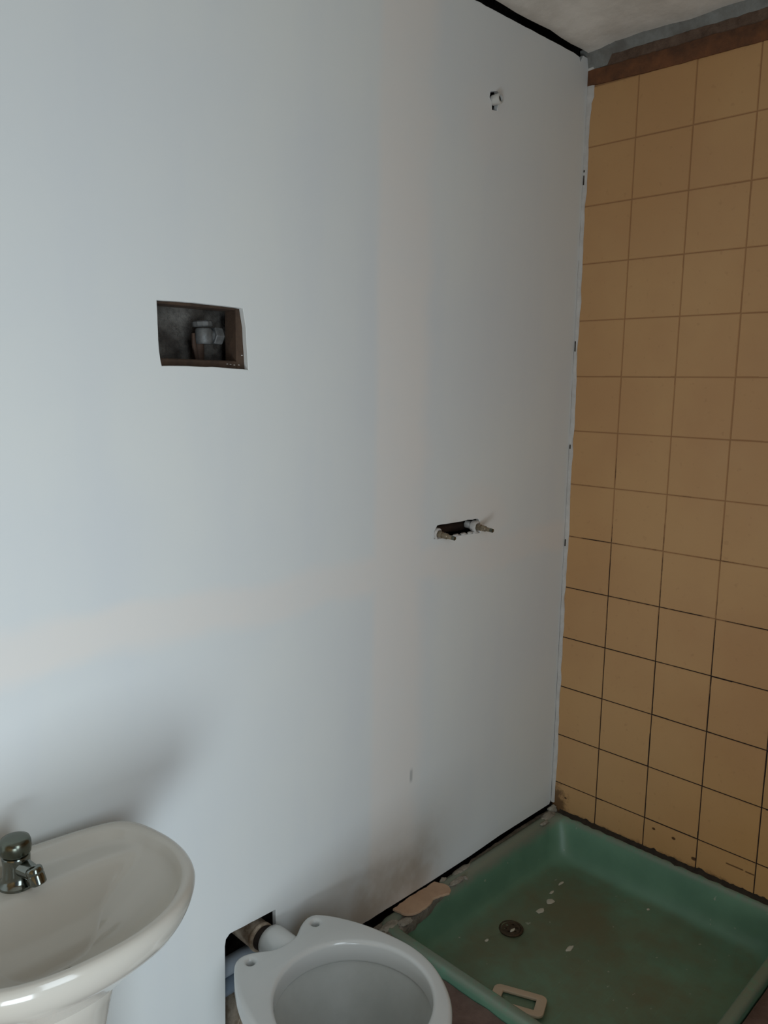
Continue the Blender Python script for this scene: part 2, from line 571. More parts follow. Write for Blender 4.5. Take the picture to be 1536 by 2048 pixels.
# ------------------------------------------------------------------ right wall: tiles on grout
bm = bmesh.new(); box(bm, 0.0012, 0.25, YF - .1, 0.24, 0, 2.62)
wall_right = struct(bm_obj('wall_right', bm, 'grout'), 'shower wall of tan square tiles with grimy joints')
GAP = 0.0028
T = 0.15
Y0 = -0.146


def tile_mesh(w, h):
    b = bmesh.new()
    box(b, 0.0, 0.0075, -w / 2, w / 2, -h / 2, h / 2)
    es = [e for e in b.edges if all(v.co.x < 0.001 for v in e.verts)]
    bmesh.ops.bevel(b, geom=es, offset=0.0009, segments=2, affect='EDGES')
    bmesh.ops.recalc_face_normals(b, faces=b.faces)
    me = bpy.data.meshes.new('tile')
    b.to_mesh(me)
    b.free()
    me.materials.append(M['tile'])
    return me


mesh_cache = {}
zrows = [0.205] + [0.33 + T * i for i in range(14)]       # joints: 0.33 ... 2.28
ycols = [-0.0015, Y0] + [Y0 - T * i for i in range(1, 9)]
for c in range(len(ycols) - 1):
    ya, yb = ycols[c], ycols[c + 1]
    for r in range(len(zrows) - 1):
        za, zb = zrows[r], zrows[r + 1]
        if za > 2.27:
            continue
        w, h = abs(yb - ya) - GAP, (zb - za) - GAP
        key = (round(w, 4), round(h, 4))
        if key not in mesh_cache:
            mesh_cache[key] = tile_mesh(w, h)
        o = bpy.data.objects.new('tile', mesh_cache[key])
        COL.objects.link(o)
        o.parent = wall_right
        o.location = (random.uniform(-0.0004, 0.0003), (ya + yb) / 2, (za + zb) / 2)
        o.rotation_euler = (0, random.uniform(-.0025, .0025), random.uniform(-.003, .003))

# ragged mortar, rusty board and plaster above the tiles
def wall_strip(name, zlo, zhi, x_face, seed, alo, ahi, mat, y0=0.0, y1=YF, parent=wall_right, step=0.012, xn=0.002):
    bm = bmesh.new()
    n = int(abs(y1 - y0) / step)
    L = [[], [], [], []]
    for i in range(n + 1):
        y = y0 + (y1 - y0) * i / n
        a = zlo(y) + alo * mnoise.noise(Vector((y * 22, seed, 0))) + alo * .6 * mnoise.noise(Vector((y * 80, seed, 1)))
        b = zhi(y) + ahi * mnoise.noise(Vector((y * 20, seed, 5))) + ahi * .6 * mnoise.noise(Vector((y * 80, seed, 6)))
        xf = x_face + xn * mnoise.noise(Vector((y * 30, seed, 9)))
        L[0].append((0.02, y, a)); L[1].append((xf, y, a + 0.0015)); L[2].append((xf, y, b - 0.0015)); L[3].append((0.02, y, b))
    rings(bm, L, cyclic=False)
    return bm_obj(name, bm, mat, parent, smooth=50)


wall_strip('rust_strip', lambda y: 2.282 - 0.006 * min(1, -y * 4), lambda y: 2.322, -0.004, 11, 0.002, 0.004, 'rust_board')
wall_strip('mortar_strip', lambda y: 2.316, lambda y: 2.350, -0.001, 17, 0.003, 0.005, 'old_mortar', y0=-0.05)
# plaster fillet between wall and ceiling
bm = bmesh.new()
L = [[], [], [], [], []]
for i in range(121):
    y = 0.02 - 1.47 * i / 120
    lo = 2.346 + 0.003 * mnoise.noise(Vector((y * 25, 2, 0))) + 0.002 * mnoise.noise(Vector((y * 90, 2, 0)))
    if y > -0.055:
        lo = 2.322 + 0.004 * mnoise.noise(Vector((y * 90, 2, 0)))
    d = 0.016 + 0.004 * mnoise.noise(Vector((y * 12, 8, 0)))
    L[0].append((0.02, y, lo)); L[1].append((-0.002, y, lo + .001)); L[2].append((-0.005, y, lo + 0.010)); L[3].append((-d, y, 2.372)); L[4].append((0.0, y, 2.385))
rings(bm, L, cyclic=False)
bm_obj('coving', bm, 'coving_plaster', wall_right, smooth=60)
# mouldy sealant where the tiles meet the tray
bm = bmesh.new()
L = [[], [], [], [], []]
for i in range(160):
    y = -0.03 - 0.72 * i / 159
    q = max(0, mnoise.noise(Vector((y * 38, 4, 0))))
    top = 0.2490 + 0.012 * q + 0.003 * mnoise.noise(Vector((y * 120, 4, 0)))
    out = 0.009 + 0.006 * mnoise.noise(Vector((y * 44, 7, 0)))
    L[0].append((0.003, y, top)); L[1].append((-0.0012, y, top - .001)); L[2].append((-out * .6, y, 0.2435)); L[3].append((-out - .004, y, 0.2395)); L[4].append((-out - .004, y, 0.232))
rings(bm, L, cyclic=False)
bm_obj('mouldy_sealant', bm, 'mould', wall_right, smooth=60)

# ------------------------------------------------------------------ raised shower platform
PX0, PY1 = -0.925, -0.93
plat = empty('shower_platform', (-0.6, -0.5, 0.0), 'raised reddish cement platform around the green shower tray', 'step')


def platform_mesh():
    # ring-shaped curb around the tray, as an L of rough cement blocks
    bm = bmesh.new()
    x_in, y_in = -0.757, -0.728

    def slab(x0, x1, y0, y1, z0, z1, sx, sy):
        g = []
        for i in range(sx + 1):
            row = []
            for j in range(sy + 1):
                x = x0 + (x1 - x0) * i / sx; y = y0 + (y1 - y0) * j / sy
                row.append(bm.verts.new((x, y, z1 + 0.0035 * mnoise.noise(Vector((x * 22, y * 22, 0))))))
            g.append(row)
        for i in range(sx):
            for j in range(sy):
                bm.faces.new((g[i][j], g[i + 1][j], g[i + 1][j + 1], g[i][j + 1]))
        per = [g[i][0] for i in range(sx + 1)] + [g[sx][j] for j in range(1, sy + 1)] + [g[i][sy] for i in range(sx - 1, -1, -1)] + [g[0][j] for j in range(sy - 1, 0, -1)]
        bot = [bm.verts.new((v.co.x, v.co.y, z0)) for v in per]
        for k in range(len(per)):
            k2 = (k + 1) % len(per)
            bm.faces.new((per[k], per[k2], bot[k2], bot[k]))
        bm.faces.new(bot)
    slab(PX0, x_in, y_in, 0.012, 0.0, 0.214, 10, 40)
    slab(PX0, 0.001, PY1, y_in - 0.0005, 0.0, 0.214, 44, 12)
    slab(x_in + .0005, 0.001, y_in, 0.08, 0.0, 0.060, 3, 3)
    return bm


bm_obj('cement_curb', platform_mesh(), 'red_cement', plat, smooth=40)


def ledge(name, pts, mat, ztop, amp, seed, zbot, parent):
    """rough mortar filling: strip between the line under the gypsum board and the tray edge"""
    bm = bmesh.new()
    xs = [p[0] for p in pts]
    n = 90
    m = 6
    g = []
    for i in range(n + 1):
        x = xs[0] + (xs[-1] - xs[0]) * i / n
        for a, b in zip(pts[:-1], pts[1:]):
            if min(a[0], b[0]) <= x <= max(a[0], b[0]) and a[0] != b[0]:
                t = (x - a[0]) / (b[0] - a[0])
                ya, yb = a[1] + (b[1] - a[1]) * t, a[2] + (b[2] - a[2]) * t
                break
        yb += 0.005 * mnoise.noise(Vector((x * 50, seed, 2))) + 0.003 * mnoise.noise(Vector((x * 160, seed, 2)))
        row = []
        for j in range(m + 1):
            s = j / m
            y = ya + (yb - ya) * s
            z = ztop + amp * mnoise.noise(Vector((x * 45, y * 60, seed))) + amp * .6 * mnoise.noise(Vector((x * 140, y * 140, seed)))
            if j == m:
                z -= 0.006
            row.append(bm.verts.new((x, y, z)))
        row.append(bm.verts.new((x, yb + 0.004, zbot)))
        row.insert(0, bm.verts.new((x, ya, zbot)))
        g.append(row)
    for i in range(n):
        for j in range(len(g[0]) - 1):
            bm.faces.new((g[i][j], g[i + 1][j], g[i + 1][j + 1], g[i][j + 1]))
    bm.faces.new(g[0]); bm.faces.new(g[-1])
    return bm_obj(name, bm, mat, parent, smooth=60)


# (x, y at the wall side, y at the tray side)
ledge('mortar_bed', [(-0.930, -0.016, -0.11), (-0.79, -0.014, -0.11), (-0.745, -0.012, -0.085), (-0.715, -0.012, -0.064), (-0.66, -0.013, -0.056), (-0.62, -0.012, -0.050), (-0.52, -0.007, -0.034),
                     (-0.465, -0.004, -0.036), (-0.395, -0.003, -0.018), (-0.388, 0.002, -0.018), (-0.30, 0.003, -0.022), (-0.18, 0.006, -0.026), (-0.09, 0.006, -0.034), (-0.03, 0.004, -0.036), (0.0, 0.004, -0.034)],
      'mortar', 0.2365, 0.0028, 3, 0.205, plat)

# lumps of pale mortar where the board has been cut
def lump(name, c, r, seed, mat, parent=None, n=2, flat=0.6):
    bm = bmesh.new()
    bmesh.ops.create_icosphere(bm, subdivisions=n, radius=1.0)
    for v in bm.verts:
        k = 1 + 0.35 * mnoise.noise(v.co * 1.7 + Vector((seed, 0, 0))) + 0.2 * mnoise.noise(v.co * 4 + Vector((seed, 2, 0)))
        v.co = Vector((c[0] + v.co.x * r[0] * k, c[1] + v.co.y * r[1] * k, c[2] + v.co.z * r[2] * k))
    return bm_obj(name, bm, mat, parent, smooth=50)


for i, (c, r) in enumerate([((-0.485, -0.034, 0.238), (0.030, 0.008, 0.003)), ((-0.462, -0.042, 0.2385), (0.005, 0.007, 0.004)), ((-0.44, -0.012, 0.239), (0.040, 0.010, 0.004)),
                            ((-0.700, -0.050, 0.2385), (0.022, 0.012, 0.004)), ((-0.735, -0.035, 0.237), (0.030, 0.014, 0.005)), ((-0.512, -0.008, 0.240), (0.012, 0.006, 0.005)),
                            ((-0.045, -0.018, 0.240), (0.030, 0.014, 0.007)), ((-0.012, -0.012, 0.244), (0.016, 0.012, 0.012)), ((-0.09, -0.033, 0.2385), (0.016, 0.006, 0.003))]):
    lump('mortar_lump', c, r, i * 3.1, 'pale_mortar', plat, n=3)

# ------------------------------------------------------------------ shower tray
tray = empty('shower_tray', (-0.38, -0.37, 0.06), 'green square shower tray with a dirty floor, below the tan tiles', 'shower tray')


def rrect(x0, x1, y0, y1, r, n=10, per=14):
    """rounded rectangle, same vertex count for every call"""
    pts = []
    cs = [(x1 - r, y1 - r, 0), (x0 + r, y1 - r, 90), (x0 + r, y0 + r, 180), (x1 - r, y0 + r, 270)]
    for k, (cx, cy, a0) in enumerate(cs):
        for i in range(n + 1):
            a = math.radians(a0 + 90 * i / n)
            pts.append((cx + r * math.cos(a), cy + r * math.sin(a)))
        nx_, ny_, na = cs[(k + 1) % 4]
        e = pts[-1]
        a = math.radians(na)
        f = (nx_ + r * math.cos(a), ny_ + r * math.sin(a))
        for i in range(1, per):
            pts.append((e[0] + (f[0] - e[0]) * i / per, e[1] + (f[1] - e[1]) * i / per))
    return pts


DR = Vector((-0.405, -0.150))


def tray_mesh():
    bm = bmesh.new()
    prof = [  # x0, x1, y0, y1, r, z
        (-0.752, -0.003, -0.722, -0.006, 0.030, 0.062),
        (-0.755, -0.002, -0.725, -0.005, 0.032, 0.225),
        (-0.7555, -0.002, -0.7255, -0.005, 0.033, 0.234),
        (-0.752, -0.004, -0.722, -0.008, 0.034, 0.239),
        (-0.746, -0.009, -0.717, -0.013, 0.036, 0.2405),
        (-0.732, -0.016, -0.706, -0.024, 0.042, 0.2400),
        (-0.727, -0.020, -0.702, -0.030, 0.046, 0.236),
        (-0.723, -0.024, -0.698, -0.035, 0.050, 0.228),
        (-0.716, -0.031, -0.692, -0.043, 0.054, 0.200),
        (-0.708, -0.038, -0.685, -0.051, 0.058, 0.170),
        (-0.700, -0.046, -0.678, -0.059, 0.060, 0.148),
        (-0.690, -0.056, -0.668, -0.069, 0.060, 0.136),
        (-0.676, -0.070, -0.655, -0.083, 0.058, 0.131),
    ]
    loops = []
    for x0, x1, y0, y1, r, z in prof:
        loops.append([Vector((p[0], p[1], z)) for p in rrect(x0, x1, y0, y1, r)])
    last = loops[-1]
    for k in range(1, 15):
        s = 1 - k / 15 * (1 - 0.05)
        z = 0.131 - 0.012 * (1 - s)
        loops.append([Vector((DR.x + (p.x - DR.x) * s, DR.y + (p.y - DR.y) * s, z)) for p in last])
    loops.append([Vector((DR.x + 0.030 * math.cos(a), DR.y + 0.030 * math.sin(a), 0.1192)) for a in [math.atan2(p.y - DR.y, p.x - DR.x) for p in last]])
    loops.append([Vector((DR.x + 0.020 * math.cos(a), DR.y + 0.020 * math.sin(a), 0.112)) for a in [math.atan2(p.y - DR.y, p.x - DR.x) for p in last]])
    loops.pop(-3)
    rings(bm, loops, True, True)
    return bm


bm_obj('basin', tray_mesh(), 'tray', tray, smooth=60)
# drain: ring and perforated grate
bm = bmesh.new()
tube_dir(bm, (DR.x, DR.y, 0.1188), (0, 0, 1), [(0, 0.031), (0.004, 0.032), (0.0055, 0.030), (0.0055, 0.026), (0.002, 0.0245)], 32)
drain = bm_obj('drain', bm, 'drain_metal', tray, smooth=40)
holes = [[(0.0245 * math.cos(2 * PI * k / 32), 0.0245 * math.sin(2 * PI * k / 32)) for k in range(32)]]
for k in range(6):
    a = 2 * PI * k / 6 + .3
    holes.append([(0.015 * math.cos(a) + 0.0038 * math.cos(-2 * PI * q / 10), 0.015 * math.sin(a) + 0.0038 * math.sin(-2 * PI * q / 10)) for q in range(10)])
curve_plate('grate', holes, 0.002, 0.0003, 'drain_metal', Matrix.Translation((DR.x, DR.y, 0.1222)), drain, res=0)
bm = bmesh.new(); tube_dir(bm, (DR.x, DR.y, 0.1128), (0, 0, 1), [(0.005, 0.0195), (0.0075, 0.0240)], 24)
bm_obj('drain_throat', bm, 'bore_shade', drain)
lump('grit', (DR.x - .004, DR.y - .008, 0.1238), (0.009, 0.004, 0.0015), 4.0, 'flake', drain)
# low anti-slip ribs on the near part of the floor
for k in range(7):
    y = -0.30 - 0.05 * k
    bm = bmesh.new()
    x0, x1 = -0.64, -0.16
    for (a, b) in ((0, 1),):
        ll = [[], [], []]
        for i in range(13):
            x = x0 + (x1 - x0) * i / 12
            # floor height under the rib (same cone as the basin)
            ex = max((x - DR.x) / (-0.070 - DR.x) if x > DR.x else (x - DR.x) / (-0.676 - DR.x), (y - DR.y) / (-0.655 - DR.y))
            zf = 0.131 - 0.012 * (1 - min(1, ex))
            e = 0.0011 if 0 < i < 12 else 0.0
            ll[0].append((x, y - 0.005, zf - .0006)); ll[1].append((x, y, zf + e)); ll[2].append((x, y + 0.005, zf - .0006))
        rings(bm, ll, cyclic=False)
    bm_obj('rib', bm, 'tray', tray, smooth=80)

# crumbs of plaster in the tray
def tray_floor_z(x, y):
    fx = (x - DR.x) / (-0.070 - DR.x) if x > DR.x else (x - DR.x) / (-0.676 - DR.x)
    fy = (y - DR.y) / (-0.083 - DR.y) if y > DR.y else (y - DR.y) / (-0.655 - DR.y)
    return 0.131 - 0.012 * (1 - min(1.0, max(fx, fy)))


for (x, y, rx, ry, lab) in ((-0.155, -0.140, 0.012, 0.004, 'thin pale plaster flake on tray floor, nearest the corner'),
                            (-0.207, -0.143, 0.010, 0.004, 'narrow pale plaster sliver on tray floor between two bigger flakes'),
                            (-0.242, -0.162, 0.013, 0.010, 'largest pale plaster flake on tray floor behind the drain'),
                            (-0.293, -0.164, 0.014, 0.007, 'pale plaster flake on tray floor, closest to the drain'),
                            (-0.487, -0.135, 0.006, 0.004, 'tiny plaster crumb on tray floor left of the drain'),
                            (-0.089, -0.367, 0.005, 0.004, 'lone white plaster crumb on tray floor near the tiled wall'),
                            (-0.362, -0.297, 0.014, 0.006, 'faint plaster smear on the middle of the tray floor')):
    o = lump('plaster_flake', (x, y, tray_floor_z(x, y) + 0.0008), (rx, ry, 0.0016), x * 90, 'flake')
    tag(o, lab, 'plaster flake', 'plaster crumbs in the tray')

# broken beige piece wedged under the board
poly = [(-0.697, -0.004), (-0.672, -0.001), (-0.647, 0.000), (-0.60, 0.0005), (-0.542, -0.002), (-0.534, -0.022), (-0.532, -0.041), (-0.541, -0.056), (-0.553, -0.061), (-0.575, -0.052), (-0.598, -0.047),
        (-0.612, -0.053), (-0.626, -0.055), (-0.648, -0.056), (-0.668, -0.055), (-0.683, -0.048), (-0.692, -0.038)]
poly = [(x, y - 0.0025) for x, y in poly]
poly = ragged(poly[::-1], 0.006, 0.0032, 31)
sh = curve_plate('broken_shard', [poly], 0.006, 0.0008, 'beige_shard', Matrix.Translation((0, 0, 0.2450)) @ Matrix.Rotation(math.radians(-2), 4, 'X'), None, smooth=30, res=0)
tag(sh, 'broken flat beige shard wedged under the board at the tray edge', 'shard')

# cream plastic face plate lying in the tray against the front edge
def rr_loop(w, h, r, n=6, cw=False):
    pts = []
    for cx, cy, a0 in ((w / 2 - r, h / 2 - r, 0), (-w / 2 + r, h / 2 - r, 90), (-w / 2 + r, -h / 2 + r, 180), (w / 2 - r, -h / 2 + r, 270)):
        for i in range(n + 1):
            a = math.radians(a0 + 90 * i / n)
            pts.append((cx + r * math.cos(a), cy + r * math.sin(a)))
    return pts[::-1] if cw else pts


FPM = Matrix.Translation((-0.6110, -0.3180, 0.1365)) @ Matrix.Rotation(math.radians(-66), 4, 'Z') @ Matrix.Rotation(math.radians(-7), 4, 'X')
fp = curve_plate('face_plate', [rr_loop(0.122, 0.080, 0.017), rr_loop(0.076, 0.040, 0.001, 2, True)], 0.0065, 0.0018, 'cream_plastic', FPM, None, smooth=45)
tag(fp, 'cream plastic switch face plate with rectangular opening lying in the tray', 'face plate')

# ------------------------------------------------------------------ sink
SX = -1.575
sink = empty('sink', (SX, -0.2, 0.0), 'cream ceramic pedestal sink with a chrome push tap', 'sink')


def spline(pts, n):
    """closed Catmull-Rom through pts, n samples, by even angle about the centroid"""
    P = [Vector((p[0], p[1])) for p in pts]
    dense = []
    m = len(P)
    for i in range(m):
        p0, p1, p2, p3 = P[i - 1], P[i], P[(i + 1) % m], P[(i + 2) % m]
        for k in range(40):
            t = k / 40
            dense.append(0.5 * ((2 * p1) + (p2 - p0) * t + (2 * p0 - 5 * p1 + 4 * p2 - p3) * t * t + (-p0 + 3 * p1 - 3 * p2 + p3) * t ** 3))
    d = [0.0]
    for a, b in zip(dense, dense[1:] + dense[:1]):
        d.append(d[-1] + (b - a).length)
    out = []
    j = 0
    for k in range(n):
        s = d[-1] * k / n
        while d[j + 1] < s:
            j += 1
        t = (s - d[j]) / max(1e-9, d[j + 1] - d[j])
        out.append(dense[j].lerp(dense[(j + 1) % len(dense)], t))
    return out


NS = 144
half = [(0.0, -0.012), (0.075, -0.018), (0.135, -0.028), (0.174, -0.042), (0.193, -0.070), (0.2045, -0.115), (0.208, -0.165), (0.203, -0.207), (0.188, -0.248), (0.156, -0.288), (0.112, -0.319), (0.058, -0.336), (0.0, -0.341)]
full = half + [(-x, y) for x, y in half[-2:0:-1]]
OUT = [Vector((SX + p.x, p.y)) for p in spline(full, NS)]
hin = [(0.0, -0.046), (0.075, -0.050), (0.13, -0.058), (0.156, -0.072), (0.172, -0.097), (0.180, -0.130), (0.186, -0.165), (0.182, -0.203), (0.169, -0.240), (0.143, -0.275), (0.103, -0.304), (0.053, -0.320), (0.0, -0.324)]
fin = hin + [(-x, y) for x, y in hin[-2:0:-1]]
INN = [Vector((SX + p.x, p.y)) for p in spline(fin, NS)]
SC = Vector((SX, -0.238))


def dist_poly(p, poly):
    best = 9
    for a, b in zip(poly, poly[1:] + poly[:1]):
        ab = b - a
        t = max(0, min(1, (p - a).dot(ab) / ab.length_squared))
        best = min(best, (p - a - ab * t).length)
    return best


def smin(a, b, k):
    h = max(k - abs(a - b), 0) / k
    return min(a, b) - h * h * k * 0.25


def smax(a, b, k):
    return -smin(-a, -b, k)


ZR = 0.780


def bowl_z(p):
    """height inside the rim: lowered deck behind, bowl in front meeting in a soft valley"""
    dr = dist_poly(p, INN)
    fr = max(0.0, min(1.0, (-0.17 - p.y) / 0.14))
    wall = (0.60 + 0.50 * fr) * dr + 0.012 * (1 - math.exp(-dr / 0.006))        # fall from the rim
    deck_edge = -0.112 - 0.6 * max(0, abs(p.x - SX) - 0.10) ** 1.5
    db = (deck_edge - p.y)
    back = 0.016 + max(0.0, 1.7 * smax(db, 0.0, 0.012))
    dep = smin(wall, back, 0.010)
    dep = smin(dep, 0.155, 0.04)
    return ZR - 0.004 - dep


def basin_mesh():
    bm = bmesh.new()
    loops = []
    base = [(0.30, 0.575), (0.38, 0.610), (0.50, 0.645), (0.64, 0.673), (0.76, 0.696), (0.85, 0.713), (0.915, 0.727), (0.958, 0.739), (0.985, 0.750), (0.997, 0.759), (1.0, 0.766)]
    for s, z in base:
        cy = -0.16 if s < 0.9 else -0.185
        c = Vector((SX, -0.03 + (cy + 0.03)))
        lp = []
        for p in OUT:
            q = Vector((SX + (p.x - SX) * s, c.y + (p.y - c.y) * s))
            q.y = min(q.y, p.y if s >= 1 else q.y)
            f = max(0.0, min(1.0, (-0.12 - p.y) / 0.18))
            k = (0.50 + 0.50 * f) if s > 0.6 else (0.50 + 0.50 * f) * (s - 0.3) / 0.3 + (0.6 - s) / 0.3
            lp.append(Vector((q.x, q.y, 0.766 - (0.766 - z) * k)))
        loops.append(lp)
    # back of the basin stays flat against the wall
    for lp, (s, z) in zip(loops, base):
        for v, p in zip(lp, OUT):
            if p.y > -0.03:
                v.y = min(-0.008, p.y - 0.004 * (1 - s))
    for f, z in ((0.10, 0.7735), (0.30, 0.7785), (0.55, 0.7800), (0.78, 0.7795), (0.92, 0.7775)):
        loops.append([Vector((o.x + (i.x - o.x) * f, o.y + (i.y - o.y) * f, z)) for o, i in zip(OUT, INN)])
    K = 46
    for k in range(0, K):
        s = 1 - (k / K) ** 0.9
        s = max(s, 0.02)
        lp = []
        for i in INN:
            p = SC + (i - SC) * s
            lp.append(Vector((p.x, p.y, bowl_z(p))))
        loops.append(lp)
    rings(bm, loops, True, True)
    return bm


bm_obj('basin', basin_mesh(), 'ceramic_cream', sink, smooth=180)
bm = bmesh.new(); tube_dir(bm, (SC.x, SC.y, bowl_z(SC) - 0.002), (0, 0, 1), [(0, 0.021), (0.004, 0.0215), (0.005, 0.019), (0.003, 0.015)], 24)
bm_obj('waste', bm, 'chrome_dull', sink, smooth=40)


def pedestal_mesh():
    bm = bmesh.new()
    loops = []
    for z, rx, ry, yc in ((0.0, 0.092, 0.10, -0.155), (0.015, 0.094, 0.102, -0.155), (0.03, 0.085, 0.094, -0.155), (0.12, 0.068, 0.080, -0.15), (0.30, 0.058, 0.070, -0.15), (0.48, 0.060, 0.072, -0.155),
                          (0.58, 0.064, 0.080, -0.16), (0.63, 0.069, 0.088, -0.165), (0.655, 0.072, 0.092, -0.168), (0.672, 0.070, 0.090, -0.168)):
        lp = []
        for k in range(64):
            a = 2 * PI * k / 64
            ca, sa = math.cos(a), math.sin(a)
            e = 0.8
            x = rx * math.copysign(abs(ca) ** e, ca); y = ry * math.copysign(abs(sa) ** e, sa)
            flute = 1 + 0.05 * math.exp(-((abs(math.degrees(a) % 360 - 315)) / 10) ** 2) * (z > .05)
            lp.append(Vector((SX + x * flute, min(yc + y * flute, -0.02), z)))
        loops.append(lp)
    rings(bm, loops, True, True)
    return bm


bm_obj('pedestal', pedestal_mesh(), 'ceramic_cream', sink, smooth=60)

# push tap
FX, FY, FZ = -1.583, -0.076, bowl_z(Vector((-1.583, -0.085)))
bm = bmesh.new()
tube_dir(bm, (FX, FY, FZ), (0, 0, 1), [(0, 0.0275), (0.004, 0.0275), (0.007, 0.024), (0.011, 0.0210), (0.020, 0.0200), (0.034, 0.0195), (0.043, 0.0200), (0.046, 0.0190), (0.047, 0.0170), (0.050, 0.0170)], 36)
tap = bm_obj('push_tap', bm, 'chrome', sink, smooth=35)
bm = bmesh.new()
tube_dir(bm, (FX, FY, FZ + 0.0485), (0, 0, 1), [(0, 0.018), (0.002, 0.0215), (0.008, 0.0222), (0.018, 0.0218), (0.0225, 0.0200), (0.0248, 0.014), (0.0252, 0.004)], 36)
bm_obj('push_button', bm, 'chrome_dull', tap, smooth=50)
sd = Vector((0.28, -0.93, -0.10)).normalized()
sb = Vector((FX, FY, FZ + 0.031)) + sd * 0.012
bm = bmesh.new()
tube(bm, [sb, sb + sd * 0.010, sb + sd * 0.020, sb + sd * 0.026], [0.0135, 0.0125, 0.0115, 0.0112], 24)
bm_obj('spout', bm, 'chrome', tap, smooth=40)
tipc = sb + sd * 0.029
bm = bmesh.new()
td = Vector((0.12, -0.38, -0.92)).normalized()
tube_dir(bm, tipc - td * 0.012, td, [(0, 0.006), (0.0015, 0.0100), (0.004, 0.0118), (0.010, 0.0122), (0.012, 0.0114), (0.014, 0.0122), (0.026, 0.0120), (0.0275, 0.0105), (0.026, 0.008)], 28)
bm_obj('nozzle', bm, 'chrome', tap, smooth=35)

# ------------------------------------------------------------------ toilet
TX = -1.084
toilet = empty('toilet', (TX, -0.28, 0.0), 'white ceramic toilet bowl without seat or tank, rim with two bolt holes', 'toilet')
ZT = 0.402
th = [(0.000, -0.082), (0.026, -0.078), (0.040, -0.070), (0.058, -0.058), (0.078, -0.050), (0.095, -0.051), (0.107, -0.060), (0.126, -0.087), (0.150, -0.138), (0.167, -0.198), (0.176, -0.260), (0.170, -0.315), (0.150, -0.366), (0.118, -0.412), (0.075, -0.447), (0.035, -0.464), (0.0, -0.468)]
tfull = th + [(-x, y) for x, y in th[-2:0:-1]]
TO = [(p.x, p.y) for p in spline(tfull, 160)]
ti = []
for k in range(72):
    a = 2 * PI * k / 72
    rx, ry = 0.1445, (0.150 if math.sin(a) > 0 else 0.140)
    ti.append((rx * math.cos(a), -0.282 + ry * math.sin(a)))


def circ(cx, cy, r, n=20):
    return [(cx + r * math.cos(-2 * PI * k / n), cy + r * math.sin(-2 * PI * k / n)) for k in range(n)]


def area2(l):
    return sum(a[0] * b[1] - b[0] * a[1] for a, b in zip(l, l[1:] + l[:1]))


curve_plate('rim', [TO, ti[::-1] if area2(ti) > 0 else ti, circ(0.0815, -0.0765, 0.0075), circ(-0.0815, -0.0765, 0.0075)], 0.048, 0.0085, 'ceramic_white',
            Matrix.Translation((TX, 0, ZT - 0.024)), toilet, smooth=60, res=4)


# bolt holes seen through: dark throats
for sx in (1, -1):
    bm = bmesh.new()
    tube_dir(bm, (TX + sx * 0.0815, -0.0765, ZT - 0.0475), (0, 0, 1), [(0, 0.0072), (0.003, 0.0072)], 16)
    bm_obj('bolt_hole', bm, 'ceramic_inside', toilet)


def bowl_shell():
    bm = bmesh.new()
    n = 72
    def ell(rx, ryb, ryf, yc, z, e=1.0):
        lp = []
        for k in range(n):
            a = 2 * PI * k / n
            ca, sa = math.cos(a), math.sin(a)
            lp.append(Vector((TX + rx * math.copysign(abs(ca) ** e, ca), yc + (ryb if sa > 0 else ryf) * math.copysign(abs(sa) ** e, sa), z)))
        return lp
    loops = [
        ell(0.118, 0.135, 0.150, -0.25, 0.0, 0.8), ell(0.120, 0.137, 0.152, -0.25, 0.012, 0.8), ell(0.110, 0.128, 0.142, -0.25, 0.03, 0.85), ell(0.100, 0.125, 0.125, -0.25, 0.10, 0.9),
        ell(0.108, 0.135, 0.130, -0.255, 0.18, 0.95), ell(0.135, 0.155, 0.155, -0.265, 0.26), ell(0.155, 0.170, 0.178, -0.27, 0.31), ell(0.1655, 0.185, 0.190, -0.272, 0.345), ell(0.166, 0.188, 0.191, -0.272, 0.358),
        ell(0.150, 0.158, 0.150, -0.282, 0.3575),
        ell(0.148, 0.155, 0.146, -0.282, 0.350), ell(0.138, 0.146, 0.138, -0.283, 0.320), ell(0.122, 0.130, 0.126, -0.285, 0.280), ell(0.098, 0.105, 0.112, -0.287, 0.235), ell(0.072, 0.078, 0.090, -0.288, 0.20), ell(0.052, 0.055, 0.065, -0.288, 0.165), ell(0.03, 0.03, 0.035, -0.288, 0.14)]
    rings(bm, loops, True, True)
    return bm


bm_obj('bowl', bowl_shell(), 'ceramic_inside', toilet, smooth=50)
bm = bmesh.new(); tube_dir(bm, (TX, -0.288, 0.198), (0, 0, 1), [(0, 0.060), (0.004, 0.066)], 40)
bm_obj('water', bm, 'water', toilet)
# flush inlet horn at the back
bm = bmesh.new()
hx, hz = TX + 0.012, 0.3665
tube(bm, [(hx, -0.112, hz - .012), (hx, -0.10, hz - .003), (hx, -0.075, hz), (hx, -0.045, hz), (hx, -0.026, hz), (hx, -0.016, hz), (hx, -0.012, hz), (hx, -0.014, hz), (hx, -0.05, hz)],
     [0.030, 0.034, 0.0345, 0.034, 0.0335, 0.0315, 0.0275, 0.0250, 0.0250], 36)
bm_obj('inlet_horn', bm, 'ceramic_white', toilet, smooth=60)
# outlet spigot at the back of the foot
bm = bmesh.new()
tube(bm, [(TX, -0.20, 0.155), (TX, -0.10, 0.172), (TX, -0.03, 0.177), (TX, 0.026, 0.177)], [0.055, 0.052, 0.050, 0.050], 32)
bm_obj('outlet_spigot', bm, 'ceramic_white', toilet, smooth=60)

